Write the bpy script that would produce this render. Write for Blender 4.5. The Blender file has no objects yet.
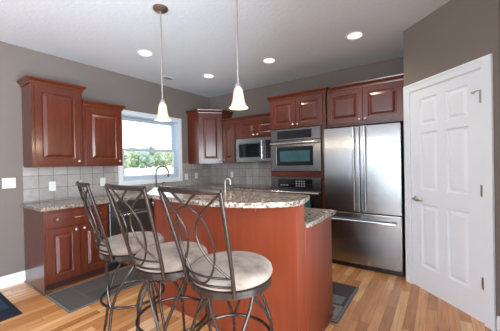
import bpy, bmesh, math, random
from mathutils import Vector, Matrix
random.seed(4)
PI = math.pi
SC = bpy.context.scene
COL = SC.collection

# ------------------------------------------------------------------ camera
cam_d = bpy.data.cameras.new('camera')
cam_d.sensor_width = 36.0
cam_d.lens = 266.43 / 500 * 36
cam_d.clip_start = 0.02
cam_d.clip_end = 600
cam = bpy.data.objects.new('camera', cam_d)
COL.objects.link(cam)
_F = Vector((-0.57544058, 0.81780464, -0.00798231))
_R = Vector((0.817763, 0.57521944, -0.01965408))
_U = Vector((0.01148162, 0.01783739, 0.99977497))
cam.matrix_world = Matrix(((_R.x, _U.x, -_F.x, 3.96743842), (_R.y, _U.y, -_F.y, -4.19148878),
                           (_R.z, _U.z, -_F.z, 1.33267386), (0, 0, 0, 1)))
SC.camera = cam

# ------------------------------------------------------------------ world, lights, exposure
SC.view_settings.view_transform = 'Standard'
SC.view_settings.look = 'None'
SC.view_settings.gamma = 1.0
SC.view_settings.use_curve_mapping = False
SC.view_settings.exposure = 0.42
wd = bpy.data.worlds.new('world')
SC.world = wd
wd.use_nodes = True
_bg = wd.node_tree.nodes['Background']
_bg.inputs['Color'].default_value = (0.90, 0.95, 1.0, 1)
_bg.inputs['Strength'].default_value = 3.0


def area_light(name, loc, rot, sx, sy, power, color):
    d = bpy.data.lights.new(name, 'AREA')
    d.shape = 'RECTANGLE'
    d.size, d.size_y, d.energy, d.color = sx, sy, power, color
    o = bpy.data.objects.new(name, d)
    o.location, o.rotation_euler = loc, rot
    COL.objects.link(o)
    return o


CEIL = 2.75
# daylight lamps outside two invented, unseen glass doors behind and beside the camera
area_light('added_patio_daylight', (4.62, -3.92, 1.08), (0, PI / 2, 0), 1.95, 1.9, 165, (0.80, 0.90, 1.0))
area_light('added_rear_daylight', (3.2, -7.75, 1.2), (PI / 2, 0, 0), 1.6, 2.1, 90, (0.82, 0.91, 1.0))
# added upward lamp brightening the ceiling, standing in for a bounced flash
area_light('bounce_fill', (2.6, -6.3, 1.2), (PI, 0, 0), 0.8, 0.8, 115, (0.80, 0.90, 1.0))
CAN_W, PENDANT_W = 16, 5

# ------------------------------------------------------------------ materials
MATS = {}


def nmat(name):
    m = bpy.data.materials.new(name)
    m.use_nodes = True
    nt = m.node_tree
    b = nt.nodes['Principled BSDF']
    return m, nt, b


def coords(nt, scale=(1, 1, 1), rot=(0, 0, 0), kind='Object', loc=(0, 0, 0)):
    tc = nt.nodes.new('ShaderNodeTexCoord')
    mp = nt.nodes.new('ShaderNodeMapping')
    mp.inputs['Scale'].default_value = scale
    mp.inputs['Rotation'].default_value = rot
    mp.inputs['Location'].default_value = loc
    nt.links.new(tc.outputs[kind], mp.inputs['Vector'])
    return mp.outputs['Vector']


def noise(nt, vec, scale, detail=3, rough=0.5):
    n = nt.nodes.new('ShaderNodeTexNoise')
    n.inputs['Scale'].default_value = scale
    n.inputs['Detail'].default_value = detail
    n.inputs['Roughness'].default_value = rough
    nt.links.new(vec, n.inputs['Vector'])
    return n.outputs['Fac']


def ramp(nt, fac, stops, interp='LINEAR'):
    r = nt.nodes.new('ShaderNodeValToRGB')
    r.color_ramp.interpolation = interp
    el = r.color_ramp.elements
    while len(el) < len(stops):
        el.new(0.5)
    for e, (p, c) in zip(el, stops):
        e.position = p
        e.color = (*c, 1)
    nt.links.new(fac, r.inputs['Fac'])
    return r.outputs['Color']


def mixc(nt, fac, a, b, mode='MIX'):
    m = nt.nodes.new('ShaderNodeMix')
    m.data_type = 'RGBA'
    m.blend_type = mode
    for v, i in ((fac, 0), (a, 6), (b, 7)):
        if isinstance(v, (int, float)):
            m.inputs[i].default_value = v
        elif isinstance(v, tuple):
            m.inputs[i].default_value = (*v, 1)
        else:
            nt.links.new(v, m.inputs[i])
    return m.outputs[2]


def bump(nt, b, fac, strength, dist=0.01):
    n = nt.nodes.new('ShaderNodeBump')
    n.inputs['Strength'].default_value = strength
    n.inputs['Distance'].default_value = dist
    nt.links.new(fac, n.inputs['Height'])
    nt.links.new(n.outputs['Normal'], b.inputs['Normal'])


def simple(name, col, rough=0.5, metal=0.0, coat=0.0, spec=0.5, var=0.06, vscale=6):
    m, nt, b = nmat(name)
    v = coords(nt)
    f = noise(nt, v, vscale)
    lo = tuple(c * (1 - var) for c in col)
    hi = tuple(min(1, c * (1 + var)) for c in col)
    nt.links.new(ramp(nt, f, [(0.3, lo), (0.7, hi)]), b.inputs['Base Color'])
    b.inputs['Roughness'].default_value = rough
    b.inputs['Metallic'].default_value = metal
    b.inputs['Coat Weight'].default_value = coat
    b.inputs['Specular IOR Level'].default_value = spec
    MATS[name] = m
    return m


def wood_mat(name, a, b_, rough=0.3, coat=0.3, scale=(14, 14, 1.2), cr=0.12):
    m, nt, b = nmat(name)
    v = coords(nt, scale)
    f = noise(nt, v, 2.2, 5, 0.6)
    v2 = coords(nt, (1, 1, .5))
    f2 = noise(nt, v2, 2.0, 2)
    c = ramp(nt, f, [(0.28, a), (0.72, b_)])
    c2 = mixc(nt, 0.35, c, ramp(nt, f2, [(0.3, a), (0.7, b_)]))
    nt.links.new(c2, b.inputs['Base Color'])
    b.inputs['Roughness'].default_value = rough
    b.inputs['Coat Weight'].default_value = coat
    b.inputs['Coat Roughness'].default_value = cr
    MATS[name] = m
    return m


wood_mat('cherry', (0.060, 0.0105, 0.0045), (0.155, 0.031, 0.0125), 0.28, 0.32, cr=0.14)
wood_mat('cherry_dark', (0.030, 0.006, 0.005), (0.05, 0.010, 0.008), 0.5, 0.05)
wood_mat('cherry_panel', (0.165, 0.026, 0.010), (0.245, 0.047, 0.018), 0.36, 0.12, (10, 10, 0.8))
simple('wall_paint', (0.213, 0.177, 0.159), 0.75, spec=0.25, var=0.02, vscale=3)
simple('white_trim', (0.83, 0.865, 0.915), 0.35, var=0.01)
simple('door_white', (0.83, 0.865, 0.92), 0.4, var=0.01)
simple('plate_white', (0.78, 0.77, 0.74), 0.4, var=0.01)
simple('vinyl_shaded', (0.56, 0.64, 0.75), 0.35, var=0.01)  # blue-grey tone paints backlit shade into the white frame
simple('nickel', (0.62, 0.60, 0.57), 0.28, metal=1.0, var=0.03)
simple('chrome', (0.75, 0.76, 0.78), 0.15, metal=1.0, var=0.02)
simple('stool_metal', (0.045, 0.033, 0.029), 0.27, metal=0.6, var=0.15, vscale=20)
simple('bronze', (0.24, 0.175, 0.145), 0.35, metal=0.8, var=0.1)
simple('rod_metal', (0.42, 0.36, 0.34), 0.35, metal=0.7, var=0.05)
simple('black_plastic', (0.012, 0.012, 0.014), 0.4, var=0.1)
simple('black_glass', (0.008, 0.010, 0.013), 0.05, spec=0.6, var=0.1)
simple('glass_teal', (0.035, 0.115, 0.135), 0.08, spec=0.6, var=0.25, vscale=3)
simple('dark_steel', (0.16, 0.16, 0.17), 0.3, metal=0.9, var=0.05)
simple('black_rubber', (0.02, 0.02, 0.022), 0.7, var=0.1)


def steel_mat(name='steel', k=1.0):
    m, nt, b = nmat(name)
    v = coords(nt, (1.5, 1.5, 160))
    f = noise(nt, v, 3, 3)
    nt.links.new(ramp(nt, f, [(0.2, tuple(c * k for c in (0.29, 0.29, 0.305))), (0.8, tuple(c * k for c in (0.36, 0.36, 0.37)))]), b.inputs['Base Color'])
    b.inputs['Metallic'].default_value = 1.0
    b.inputs['Roughness'].default_value = 0.27
    b.inputs['Anisotropic'].default_value = 0.75
    t = nt.nodes.new('ShaderNodeTangent')
    t.direction_type = 'RADIAL'
    t.axis = 'Z'
    nt.links.new(t.outputs['Tangent'], b.inputs['Tangent'])
    MATS[name] = m


steel_mat()
steel_mat('oven_steel', 0.58)


def ceiling_mat():
    m, nt, b = nmat('ceiling')
    v = coords(nt)
    f = noise(nt, v, 28, 4, 0.6)
    f2 = noise(nt, v, 1.3, 3)
    nt.links.new(ramp(nt, f2, [(0.3, (0.68, 0.71, 0.77)), (0.7, (0.72, 0.75, 0.80))]), b.inputs['Base Color'])
    b.inputs['Roughness'].default_value = 0.9
    b.inputs['Specular IOR Level'].default_value = 0.1
    bump(nt, b, f, 0.4, 0.012)
    MATS['ceiling'] = m


ceiling_mat()


def floor_mat():
    m, nt, b = nmat('oak_floor')
    tc = nt.nodes.new('ShaderNodeTexCoord')
    sp = nt.nodes.new('ShaderNodeSeparateXYZ')
    nt.links.new(tc.outputs['Object'], sp.inputs[0])

    def mth(op, a, b_=None):
        n = nt.nodes.new('ShaderNodeMath')
        n.operation = op
        for k, q in enumerate((a, b_)):
            if q is None:
                continue
            if isinstance(q, (int, float)):
                n.inputs[k].default_value = q
            else:
                nt.links.new(q, n.inputs[k])
        return n.outputs[0]
    RW, RL_ = 0.076, 0.95
    row = mth('FLOOR', mth('DIVIDE', sp.outputs[0], RW))
    wn = nt.nodes.new('ShaderNodeTexWhiteNoise')
    wn.noise_dimensions = '1D'
    nt.links.new(row, wn.inputs['W'])
    yy = mth('ADD', sp.outputs[1], mth('MULTIPLY', wn.outputs['Value'], 7.0))
    brd = mth('FLOOR', mth('DIVIDE', yy, RL_))
    wn2 = nt.nodes.new('ShaderNodeTexWhiteNoise')
    wn2.noise_dimensions = '2D'
    cb = nt.nodes.new('ShaderNodeCombineXYZ')
    nt.links.new(row, cb.inputs[0])
    nt.links.new(brd, cb.inputs[1])
    nt.links.new(cb.outputs[0], wn2.inputs['Vector'])
    board = ramp(nt, wn2.outputs['Value'], [(0.0, (0.45, 0.180, 0.055)), (0.35, (0.60, 0.26, 0.085)), (0.7, (0.72, 0.35, 0.135)), (1.0, (0.84, 0.48, 0.22))])
    fx = mth('FRACT', mth('DIVIDE', sp.outputs[0], RW))
    fy = mth('FRACT', mth('DIVIDE', yy, RL_))
    ex = mth('LESS_THAN', fx, 0.022)
    ey = mth('LESS_THAN', fy, 0.0025)
    seam = mth('MAXIMUM', ex, ey)
    base = mixc(nt, seam, board, (0.14, 0.05, 0.018))
    vg = coords(nt, (9, 0.7, 1))
    g = noise(nt, vg, 4.5, 5, 0.65)
    grain = ramp(nt, g, [(0.3, (0.62, 0.55, 0.5)), (0.55, (1, 1, 1)), (0.75, (1.12, 1.12, 1.12))])
    c = mixc(nt, 0.8, base, grain, 'MULTIPLY')
    nt.links.new(c, b.inputs['Base Color'])
    b.inputs['Roughness'].default_value = 0.27
    b.inputs['Coat Weight'].default_value = 0.25
    b.inputs['Coat Roughness'].default_value = 0.2
    MATS['oak_floor'] = m


floor_mat()


def tile_mat(name, rot, loc):
    m, nt, b = nmat(name)
    v = coords(nt, (1, 1, 1), rot, 'Object', loc)
    br = nt.nodes.new('ShaderNodeTexBrick')
    br.offset = 0.0
    br.inputs['Color1'].default_value = (0.36, 0.325, 0.305, 1)
    br.inputs['Color2'].default_value = (0.48, 0.44, 0.415, 1)
    br.inputs['Mortar'].default_value = (0.17, 0.15, 0.14, 1)
    br.inputs['Scale'].default_value = 1.0
    br.inputs['Mortar Size'].default_value = 0.0035
    br.inputs['Brick Width'].default_value = 0.1535
    br.inputs['Row Height'].default_value = 0.1525
    nt.links.new(v, br.inputs['Vector'])
    vn = coords(nt)
    f = noise(nt, vn, 14, 4, 0.6)
    c = mixc(nt, 0.6, br.outputs['Color'], ramp(nt, f, [(0.3, (0.78, 0.76, 0.75)), (0.7, (1.08, 1.08, 1.08))]), 'MULTIPLY')
    nt.links.new(c, b.inputs['Base Color'])
    b.inputs['Roughness'].default_value = 0.4
    MATS[name] = m


def granite_mat():
    m, nt, b = nmat('granite')
    v = coords(nt)
    f1 = noise(nt, v, 34, 4, 0.7)
    vo = nt.nodes.new('ShaderNodeTexVoronoi')
    vo.inputs['Scale'].default_value = 80
    nt.links.new(v, vo.inputs['Vector'])
    sep = nt.nodes.new('ShaderNodeSeparateColor')
    nt.links.new(vo.outputs['Color'], sep.inputs['Color'])
    cells = ramp(nt, sep.outputs[0], [(0.0, (0.03, 0.024, 0.022)), (0.2, (0.12, 0.085, 0.065)), (0.42, (0.30, 0.235, 0.19)),
                                      (0.72, (0.43, 0.355, 0.295)), (0.93, (0.60, 0.54, 0.48))], 'CONSTANT')
    soft = ramp(nt, f1, [(0.36, (0.06, 0.048, 0.042)), (0.5, (0.28, 0.22, 0.175)), (0.66, (0.50, 0.43, 0.37))])
    nt.links.new(mixc(nt, 0.35, cells, soft), b.inputs['Base Color'])
    b.inputs['Roughness'].default_value = 0.16
    b.inputs['Specular IOR Level'].default_value = 0.5
    MATS['granite'] = m


granite_mat()


def cushion_mat():
    m, nt, b = nmat('suede')
    v = coords(nt)
    f = noise(nt, v, 9, 4, 0.6)
    nt.links.new(ramp(nt, f, [(0.3, (0.105, 0.071, 0.056)), (0.47, (0.19, 0.138, 0.110)), (0.7, (0.26, 0.205, 0.172))]), b.inputs['Base Color'])
    b.inputs['Roughness'].default_value = 0.85
    b.inputs['Sheen Weight'].default_value = 0.1
    bump(nt, b, f, 0.25, 0.02)
    MATS['suede'] = m


cushion_mat()


def rug_mat(name, base, alt, size, accent=None, loc=(0, 0, 0)):
    """flat woven mat: squares of a brick pattern"""
    m, nt, b = nmat(name)
    v = coords(nt, (1, 1, 1), (0, 0, 0), 'Object', loc)
    br = nt.nodes.new('ShaderNodeTexBrick')
    br.offset = 0.5
    br.inputs['Color1'].default_value = (*base, 1)
    br.inputs['Color2'].default_value = (*alt, 1)
    br.inputs['Mortar'].default_value = (*(accent or alt), 1)
    br.inputs['Scale'].default_value = 1
    br.inputs['Mortar Size'].default_value = 0.012
    br.inputs['Brick Width'].default_value = size[0]
    br.inputs['Row Height'].default_value = size[1]
    nt.links.new(v, br.inputs['Vector'])
    f = noise(nt, coords(nt), 120, 3, 0.7)
    c = mixc(nt, 0.7, br.outputs['Color'], ramp(nt, f, [(0.35, (0.6, 0.6, 0.6)), (0.65, (1.25, 1.25, 1.25))]), 'MULTIPLY')
    nt.links.new(c, b.inputs['Base Color'])
    b.inputs['Roughness'].default_value = 0.95
    b.inputs['Specular IOR Level'].default_value = 0.1
    MATS[name] = m


rug_mat('rug_grey', (0.098, 0.088, 0.077), (0.115, 0.104, 0.092), (0.6, 0.6), (0.125, 0.115, 0.102))
simple('rug_black', (0.022, 0.026, 0.036), 0.95, spec=0.1, var=0.25, vscale=90)
simple('rug_plum', (0.085, 0.068, 0.078), 0.95, spec=0.1, var=0.2, vscale=90)
simple('rug_border', (0.20, 0.20, 0.21), 0.95, spec=0.1, var=0.2, vscale=90)
simple('rug_square_tan', (0.23, 0.20, 0.17), 0.95, spec=0.1, var=0.15, vscale=90)
simple('rug_square_brown', (0.10, 0.065, 0.055), 0.95, spec=0.1, var=0.15, vscale=90)
simple('rug_square_blue', (0.035, 0.055, 0.085), 0.95, spec=0.1, var=0.15, vscale=90)
simple('rug_square_grey', (0.27, 0.26, 0.255), 0.95, spec=0.1, var=0.15, vscale=90)
simple('lawn', (0.62, 0.62, 0.44), 0.95, spec=0.05, var=0.15, vscale=0.3)
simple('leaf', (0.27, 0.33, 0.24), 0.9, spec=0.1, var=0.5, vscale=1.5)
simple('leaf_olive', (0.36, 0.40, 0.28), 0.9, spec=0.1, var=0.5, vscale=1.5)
simple('leaf_blue', (0.25, 0.32, 0.28), 0.9, spec=0.1, var=0.5, vscale=1.5)
simple('bark', (0.13, 0.10, 0.08), 0.9, var=0.2)
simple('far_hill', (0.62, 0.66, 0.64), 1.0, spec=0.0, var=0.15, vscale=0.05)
simple('grey_print', (0.28, 0.29, 0.30), 0.4, var=0.02)


def emis(name, col, strength):
    m, nt, b = nmat(name)
    b.inputs['Base Color'].default_value = (*(c * 0.5 for c in col), 1)
    f = noise(nt, coords(nt), 25, 3)
    nt.links.new(ramp(nt, f, [(0.3, tuple(c * 0.96 for c in col)), (0.7, col)]), b.inputs['Emission Color'])
    b.inputs['Emission Strength'].default_value = strength
    b.inputs['Roughness'].default_value = 0.4
    MATS[name] = m


emis('shade_glass', (1.0, 0.80, 0.55), 0.36)
emis('bulb', (1.0, 0.86, 0.66), 6.0)
emis('can_lens', (1.0, 0.86, 0.66), 1.6)
emis('oven_display', (0.05, 0.20, 0.25), 0.3)


def glass_mat():
    m, nt, b = nmat('window_glass')
    nt.nodes.remove(b)
    out = nt.nodes['Material Output']
    tr = nt.nodes.new('ShaderNodeBsdfTransparent')
    tr.inputs['Color'].default_value = (0.95, 0.97, 0.97, 1)
    gl = nt.nodes.new('ShaderNodeBsdfGlossy')
    gl.inputs['Roughness'].default_value = 0.02
    fr = nt.nodes.new('ShaderNodeFresnel')
    fr.inputs['IOR'].default_value = 1.3
    mx = nt.nodes.new('ShaderNodeMixShader')
    nt.links.new(fr.outputs[0], mx.inputs[0])
    nt.links.new(tr.outputs[0], mx.inputs[1])
    nt.links.new(gl.outputs[0], mx.inputs[2])
    nt.links.new(mx.outputs[0], out.inputs['Surface'])
    MATS['window_glass'] = m


glass_mat()


# ------------------------------------------------------------------ mesh helpers
class MB:
    def __init__(self):
        self.bm = bmesh.new()

    def _merge(self, t, M=None):
        me = bpy.data.meshes.new('tmp')
        if M is not None:
            t.transform(M)
        t.to_mesh(me)
        t.free()
        self.bm.from_mesh(me)
        bpy.data.meshes.remove(me)

    def box(self, x0, x1, y0, y1, z0, z1, bev=0.0, M=None, seg=1):
        t = bmesh.new()
        bmesh.ops.create_cube(t, size=1.0)
        for v in t.verts:
            v.co = Vector(((x0 + x1) / 2 + v.co.x * (x1 - x0), (y0 + y1) / 2 + v.co.y * (y1 - y0), (z0 + z1) / 2 + v.co.z * (z1 - z0)))
        if bev > 0:
            bmesh.ops.bevel(t, geom=t.edges[:], offset=bev, segments=seg, affect='EDGES', profile=0.6)
        self._merge(t, M)
        return self

    def prism(self, poly, z0, z1, bev=0.0, M=None, seg=1):
        t = bmesh.new()
        vs = [t.verts.new((p[0], p[1], z0)) for p in poly]
        f = t.faces.new(vs)
        r = bmesh.ops.extrude_face_region(t, geom=[f])
        bmesh.ops.translate(t, vec=(0, 0, z1 - z0), verts=[g for g in r['geom'] if isinstance(g, bmesh.types.BMVert)])
        bmesh.ops.recalc_face_normals(t, faces=t.faces[:])
        if bev > 0:
            es = [e for e in t.edges if abs(e.verts[0].co.z - e.verts[1].co.z) < 1e-6]
            bmesh.ops.bevel(t, geom=es, offset=bev, segments=seg, affect='EDGES', profile=0.6)
        self._merge(t, M)
        return self

    def tube(self, pts, r, n=8, closed=False, r2=None, M=None, flat=1.0):
        pts = [Vector(p) for p in pts]
        t = bmesh.new()
        rings = []
        N = len(pts)
        prev = None
        for i, p in enumerate(pts):
            if closed:
                d = pts[(i + 1) % N] - pts[i - 1]
            else:
                d = pts[min(i + 1, N - 1)] - pts[max(i - 1, 0)]
            d.normalize()
            if prev is None:
                a = Vector((0, 0, 1)) if abs(d.z) < 0.9 else Vector((1, 0, 0))
                u = d.cross(a).normalized()
            else:
                u = (prev - d * prev.dot(d)).normalized()
            prev = u
            w = d.cross(u)
            rr = r if r2 is None else r + (r2 - r) * i / max(1, N - 1)
            rings.append([t.verts.new(p + u * rr * math.cos(2 * PI * k / n) + w * rr * flat * math.sin(2 * PI * k / n)) for k in range(n)])
        M_ = N if closed else N - 1
        for i in range(M_):
            a, b = rings[i], rings[(i + 1) % N]
            for k in range(n):
                t.faces.new((a[k], a[(k + 1) % n], b[(k + 1) % n], b[k]))
        if not closed:
            t.faces.new(rings[0][::-1])
            t.faces.new(rings[-1])
        bmesh.ops.recalc_face_normals(t, faces=t.faces[:])
        self._merge(t, M)
        return self

    def lathe(self, prof, n=24, M=None, cap=True):
        """prof: (r, z) list, revolved about z"""
        t = bmesh.new()
        rings = []
        for r, z in prof:
            if r < 1e-5:
                rings.append([t.verts.new((0, 0, z))])
            else:
                rings.append([t.verts.new((r * math.cos(2 * PI * k / n), r * math.sin(2 * PI * k / n), z)) for k in range(n)])
        for a, b in zip(rings, rings[1:]):
            for k in range(n):
                k2 = (k + 1) % n
                if len(a) == 1 and len(b) == 1:
                    continue
                if len(a) == 1:
                    t.faces.new((a[0], b[k], b[k2]))
                elif len(b) == 1:
                    t.faces.new((a[k], a[k2], b[0]))
                else:
                    t.faces.new((a[k], a[k2], b[k2], b[k]))
        if cap:
            for rg in (rings[0], rings[-1]):
                if len(rg) > 2:
                    t.faces.new(rg)
        bmesh.ops.recalc_face_normals(t, faces=t.faces[:])
        self._merge(t, M)
        return self

    def sweep(self, path, prof, closed=False):
        """path: 2-D points in xy, prof: (outward, z); outward is to the right of travel; mitred corners"""
        t = bmesh.new()
        P = [Vector((p[0], p[1])) for p in path]
        N = len(P)
        nor = []
        for i in range(N):
            def seg(a, b):
                d = (P[b] - P[a]).normalized()
                return Vector((d.y, -d.x))
            if i == 0:
                m = seg(0, 1)
            elif i == N - 1:
                m = seg(N - 2, N - 1)
            else:
                n1, n2 = seg(i - 1, i), seg(i, i + 1)
                m = (n1 + n2)
                m = m / (1 + n1.dot(n2))
            nor.append(m)
        rings = [[t.verts.new((P[i].x + nor[i].x * o, P[i].y + nor[i].y * o, z)) for o, z in prof] for i in range(N)]
        n = len(prof)
        for a, b in zip(rings, rings[1:]):
            for k in range(n):
                t.faces.new((a[k], a[(k + 1) % n], b[(k + 1) % n], b[k]))
        t.faces.new(rings[0])
        t.faces.new(rings[-1][::-1])
        bmesh.ops.recalc_face_normals(t, faces=t.faces[:])
        self._merge(t)
        return self

    def slab(self, w, h, th, cells=None, rings=None, M=None):
        """panelled slab: x 0..w, z 0..h, front at y=0 facing -y, back at y=th.
        cells: list of (x0,x1,z0,z1) that carry the ring profile [(inset, depth)...]"""
        t = bmesh.new()
        cells = cells or []
        xs = sorted({0.0, w} | {c[0] for c in cells} | {c[1] for c in cells})
        zs = sorted({0.0, h} | {c[2] for c in cells} | {c[3] for c in cells})
        e = 1e-6

        def quad(x0, x1, z0, z1, y=0.0):
            t.faces.new([t.verts.new(p) for p in ((x0, y, z0), (x1, y, z0), (x1, y, z1), (x0, y, z1))])
        for i in range(len(xs) - 1):
            for j in range(len(zs) - 1):
                a, b, c, d = xs[i], xs[i + 1], zs[j], zs[j + 1]
                if any(q[0] < a + e and q[1] > b - e and q[2] < c + e and q[3] > d - e for q in cells):
                    continue
                quad(a, b, c, d)
        for q in cells:
            prev = [(q[0], 0, q[2]), (q[1], 0, q[2]), (q[1], 0, q[3]), (q[0], 0, q[3])]
            for ins, dep in rings:
                cur = [(q[0] + ins, dep, q[2] + ins), (q[1] - ins, dep, q[2] + ins), (q[1] - ins, dep, q[3] - ins), (q[0] + ins, dep, q[3] - ins)]
                for k in range(4):
                    t.faces.new([t.verts.new(p) for p in (prev[k], prev[(k + 1) % 4], cur[(k + 1) % 4], cur[k])])
                prev = cur
            t.faces.new([t.verts.new(p) for p in prev])
        for p in (((0, 0, 0), (0, th, 0), (w, th, 0), (w, 0, 0)), ((0, 0, h), (w, 0, h), (w, th, h), (0, th, h)),
                  ((0, 0, 0), (0, 0, h), (0, th, h), (0, th, 0)), ((w, 0, 0), (w, th, 0), (w, th, h), (w, 0, h)),
                  ((0, th, 0), (0, th, h), (w, th, h), (w, th, 0))):
            t.faces.new([t.verts.new(q) for q in p])
        bmesh.ops.remove_doubles(t, verts=t.verts[:], dist=1e-5)
        bmesh.ops.recalc_face_normals(t, faces=t.faces[:])
        self._merge(t, M)
        return self

    def build(self, name, mat, parent=None, smooth=False, loc=None):
        me = bpy.data.meshes.new(name)
        if smooth:
            for f in self.bm.faces:
                f.smooth = True
        self.bm.to_mesh(me)
        self.bm.free()
        me.materials.append(MATS[mat])
        if smooth:
            try:
                me.set_sharp_from_angle(angle=math.radians(40))
            except Exception:
                pass
        o = bpy.data.objects.new(name, me)
        COL.objects.link(o)
        if parent:
            o.parent = parent
        if loc:
            o.location = loc
        return o


def T(x=0, y=0, z=0, rx=0, ry=0, rz=0):
    return Matrix.Translation((x, y, z)) @ Matrix.Rotation(rz, 4, 'Z') @ Matrix.Rotation(ry, 4, 'Y') @ Matrix.Rotation(rx, 4, 'X')


def tag(o, label, cat, group=None):
    o['label'] = label
    o['category'] = cat
    if group:
        o['group'] = group
    return o


def thing(name, label, cat, loc=(0, 0, 0), rz=0.0, group=None):
    o = bpy.data.objects.new(name, None)
    o.empty_display_size = 0.1
    COL.objects.link(o)
    o.location = loc
    o.rotation_euler = (0, 0, rz)
    return tag(o, label, cat, group)


def struct(o, label=None, cat=None):
    o['kind'] = 'structure'
    if label:
        o['label'] = label
    if cat:
        o['category'] = cat
    return o


# ------------------------------------------------------------------ setting
YB = -7.5           # wall behind the camera
XR = 4.354          # right wall
PC = (3.674, -0.796)   # corner of the diagonal pantry wall by the fridge
DD = Vector((0.7085, -0.7057))
DN = Vector((-0.7057, -0.7085))   # out of the diagonal wall, into the room
PE = (XR, -1.473)

struct(MB().box(-0.15, 4.8, YB - 0.15, 0.15, -0.1, 0.0).build('floor', 'oak_floor'), 'orange brown oak strip floor', 'floor')
struct(MB().box(-0.15, 4.8, YB - 0.15, 0.15, CEIL, CEIL + 0.1).build('ceiling', 'ceiling'), 'pale grey textured ceiling', 'ceiling')
WY0, WY1, WZ0, WZ1 = -1.965, -0.875, 1.095, 2.125
w = MB()
w.box(-0.15, 0, YB, WY0, 0, CEIL).box(-0.15, 0, WY1, 0.15, 0, CEIL)
w.box(-0.15, 0, WY0, WY1, 0, WZ0).box(-0.15, 0, WY0, WY1, WZ1, CEIL)
struct(w.build('wall_left', 'wall_paint'), 'taupe wall with the sink window', 'wall')
struct(MB().box(0, 3.674, 0, 0.15, 0, CEIL).build('wall_back', 'wall_paint'), 'taupe wall behind the ovens and fridge', 'wall')
# pantry: short return beside the fridge, diagonal wall with a door opening
o_ = DN * -0.1
t0, t1, th_ = 0.085, 0.845, 2.065      # door opening along the diagonal wall (from the corner PC)
L = (Vector(PE) - Vector(PC)).length


def dp(s, off=0.0):
    p = Vector(PC) + DD * s + DN * off
    return (p.x, p.y)


w = MB()
w.prism([(3.674, 0.15), PC, dp(0, -0.1), (3.78, 0.15)], 0, CEIL)
struct(w.build('wall_pantry_return', 'wall_paint'), 'short wall beside the fridge', 'wall')
w = MB()
w.prism([dp(0), dp(t0), dp(t0, -0.1), dp(0.02, -0.1)], 0, CEIL)
w.prism([dp(t1), dp(L), dp(L + 0.1, -0.1), dp(t1, -0.1)], 0, CEIL)
w.prism([dp(t0), dp(t1), dp(t1, -0.1), dp(t0, -0.1)], th_, CEIL)
struct(w.build('wall_pantry', 'wall_paint'), 'taupe diagonal wall with the white door', 'wall')
# right wall out of the frame, with a patio opening invented to admit daylight
P0, P1, PZ = -4.95, -2.9, 2.1
w = MB()
w.box(XR, XR + 0.15, P1, -1.473, 0, CEIL).box(XR, XR + 0.15, YB, P0, 0, CEIL).box(XR, XR + 0.15, P0, P1, PZ, CEIL)
struct(w.build('wall_right', 'wall_paint'))
R0, R1 = 2.4, 4.0  # rear opening, invented as a daylight source
w = MB()
w.box(-0.15, R0, YB - 0.15, YB, 0, CEIL).box(R1, XR + 0.15, YB - 0.15, YB, 0, CEIL).box(R0, R1, YB - 0.15, YB, 2.2, CEIL)
struct(w.build('wall_front', 'wall_paint'))


def patio(name, w_, h_, loc, rz):
    root = bpy.data.objects.new(name, None)
    COL.objects.link(root)
    root.location = loc
    root.rotation_euler = (0, 0, rz)
    struct(root)
    f = MB()
    for x in (0, w_ / 2, w_):
        a, b = max(0, x - 0.05), min(w_, x + 0.05)
        f.box(a, b, 0, 0.08, 0, h_)
    f.box(0, w_, 0, 0.08, 0, 0.08).box(0, w_, 0, 0.08, h_ - 0.08, h_)
    f.build('window_frame', 'white_trim', root)
    MB().box(0.05, w_ - 0.05, 0.035, 0.045, 0.08, h_ - 0.08).build('window_pane', 'window_glass', root)


patio('added_window_2', P1 - P0, PZ, (XR + 0.11, P0, 0), PI / 2)  # both glass doors are invented, unseen, to let daylight in
patio('added_window_3', R1 - R0, 2.2, (R0, YB - 0.11, 0), 0)

# baseboards
bp = [(0, 0), (0.014, 0), (0.014, 0.105), (0.009, 0.118), (0.006, 0.13), (0, 0.13)]
struct(MB().sweep([(0.0005, YB + 0.02), (0.0005, -3.17)][::1], [(o, z) for o, z in bp]).build('baseboard_left', 'white_trim'), 'white baseboard on the left wall', 'baseboard')
struct(MB().sweep([dp(0.93, 0.0005), dp(L - 0.002, 0.0005), (XR - 0.0005, -1.48), (XR - 0.0005, P1 + 0.05)], [(o, z) for o, z in bp]).build('baseboard_right', 'white_trim'))

# tile splash on both walls (part of the room)
tile_mat('tile_left', (0, -PI / 2, -PI / 2), (0, 0, 0))
tile_mat('tile_back', (PI / 2, 0, 0), (0, 0, 0))


def tile_nodes_fix(name, uaxis, u0, v0):
    nt = MATS[name].node_tree
    br = [n for n in nt.nodes if n.type == 'TEX_BRICK'][0]
    for l in list(br.inputs['Vector'].links):
        nt.links.remove(l)
    tc = nt.nodes.new('ShaderNodeTexCoord')
    sp = nt.nodes.new('ShaderNodeSeparateXYZ')
    cb = nt.nodes.new('ShaderNodeCombineXYZ')
    nt.links.new(tc.outputs['Object'], sp.inputs[0])
    for ax, off, dst in ((uaxis, u0, 0), (2, v0, 1)):
        a = nt.nodes.new('ShaderNodeMath')
        a.operation = 'SUBTRACT'
        a.inputs[1].default_value = off
        nt.links.new(sp.outputs[ax], a.inputs[0])
        nt.links.new(a.outputs[0], cb.inputs[dst])
    nt.links.new(cb.outputs[0], br.inputs['Vector'])


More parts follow.
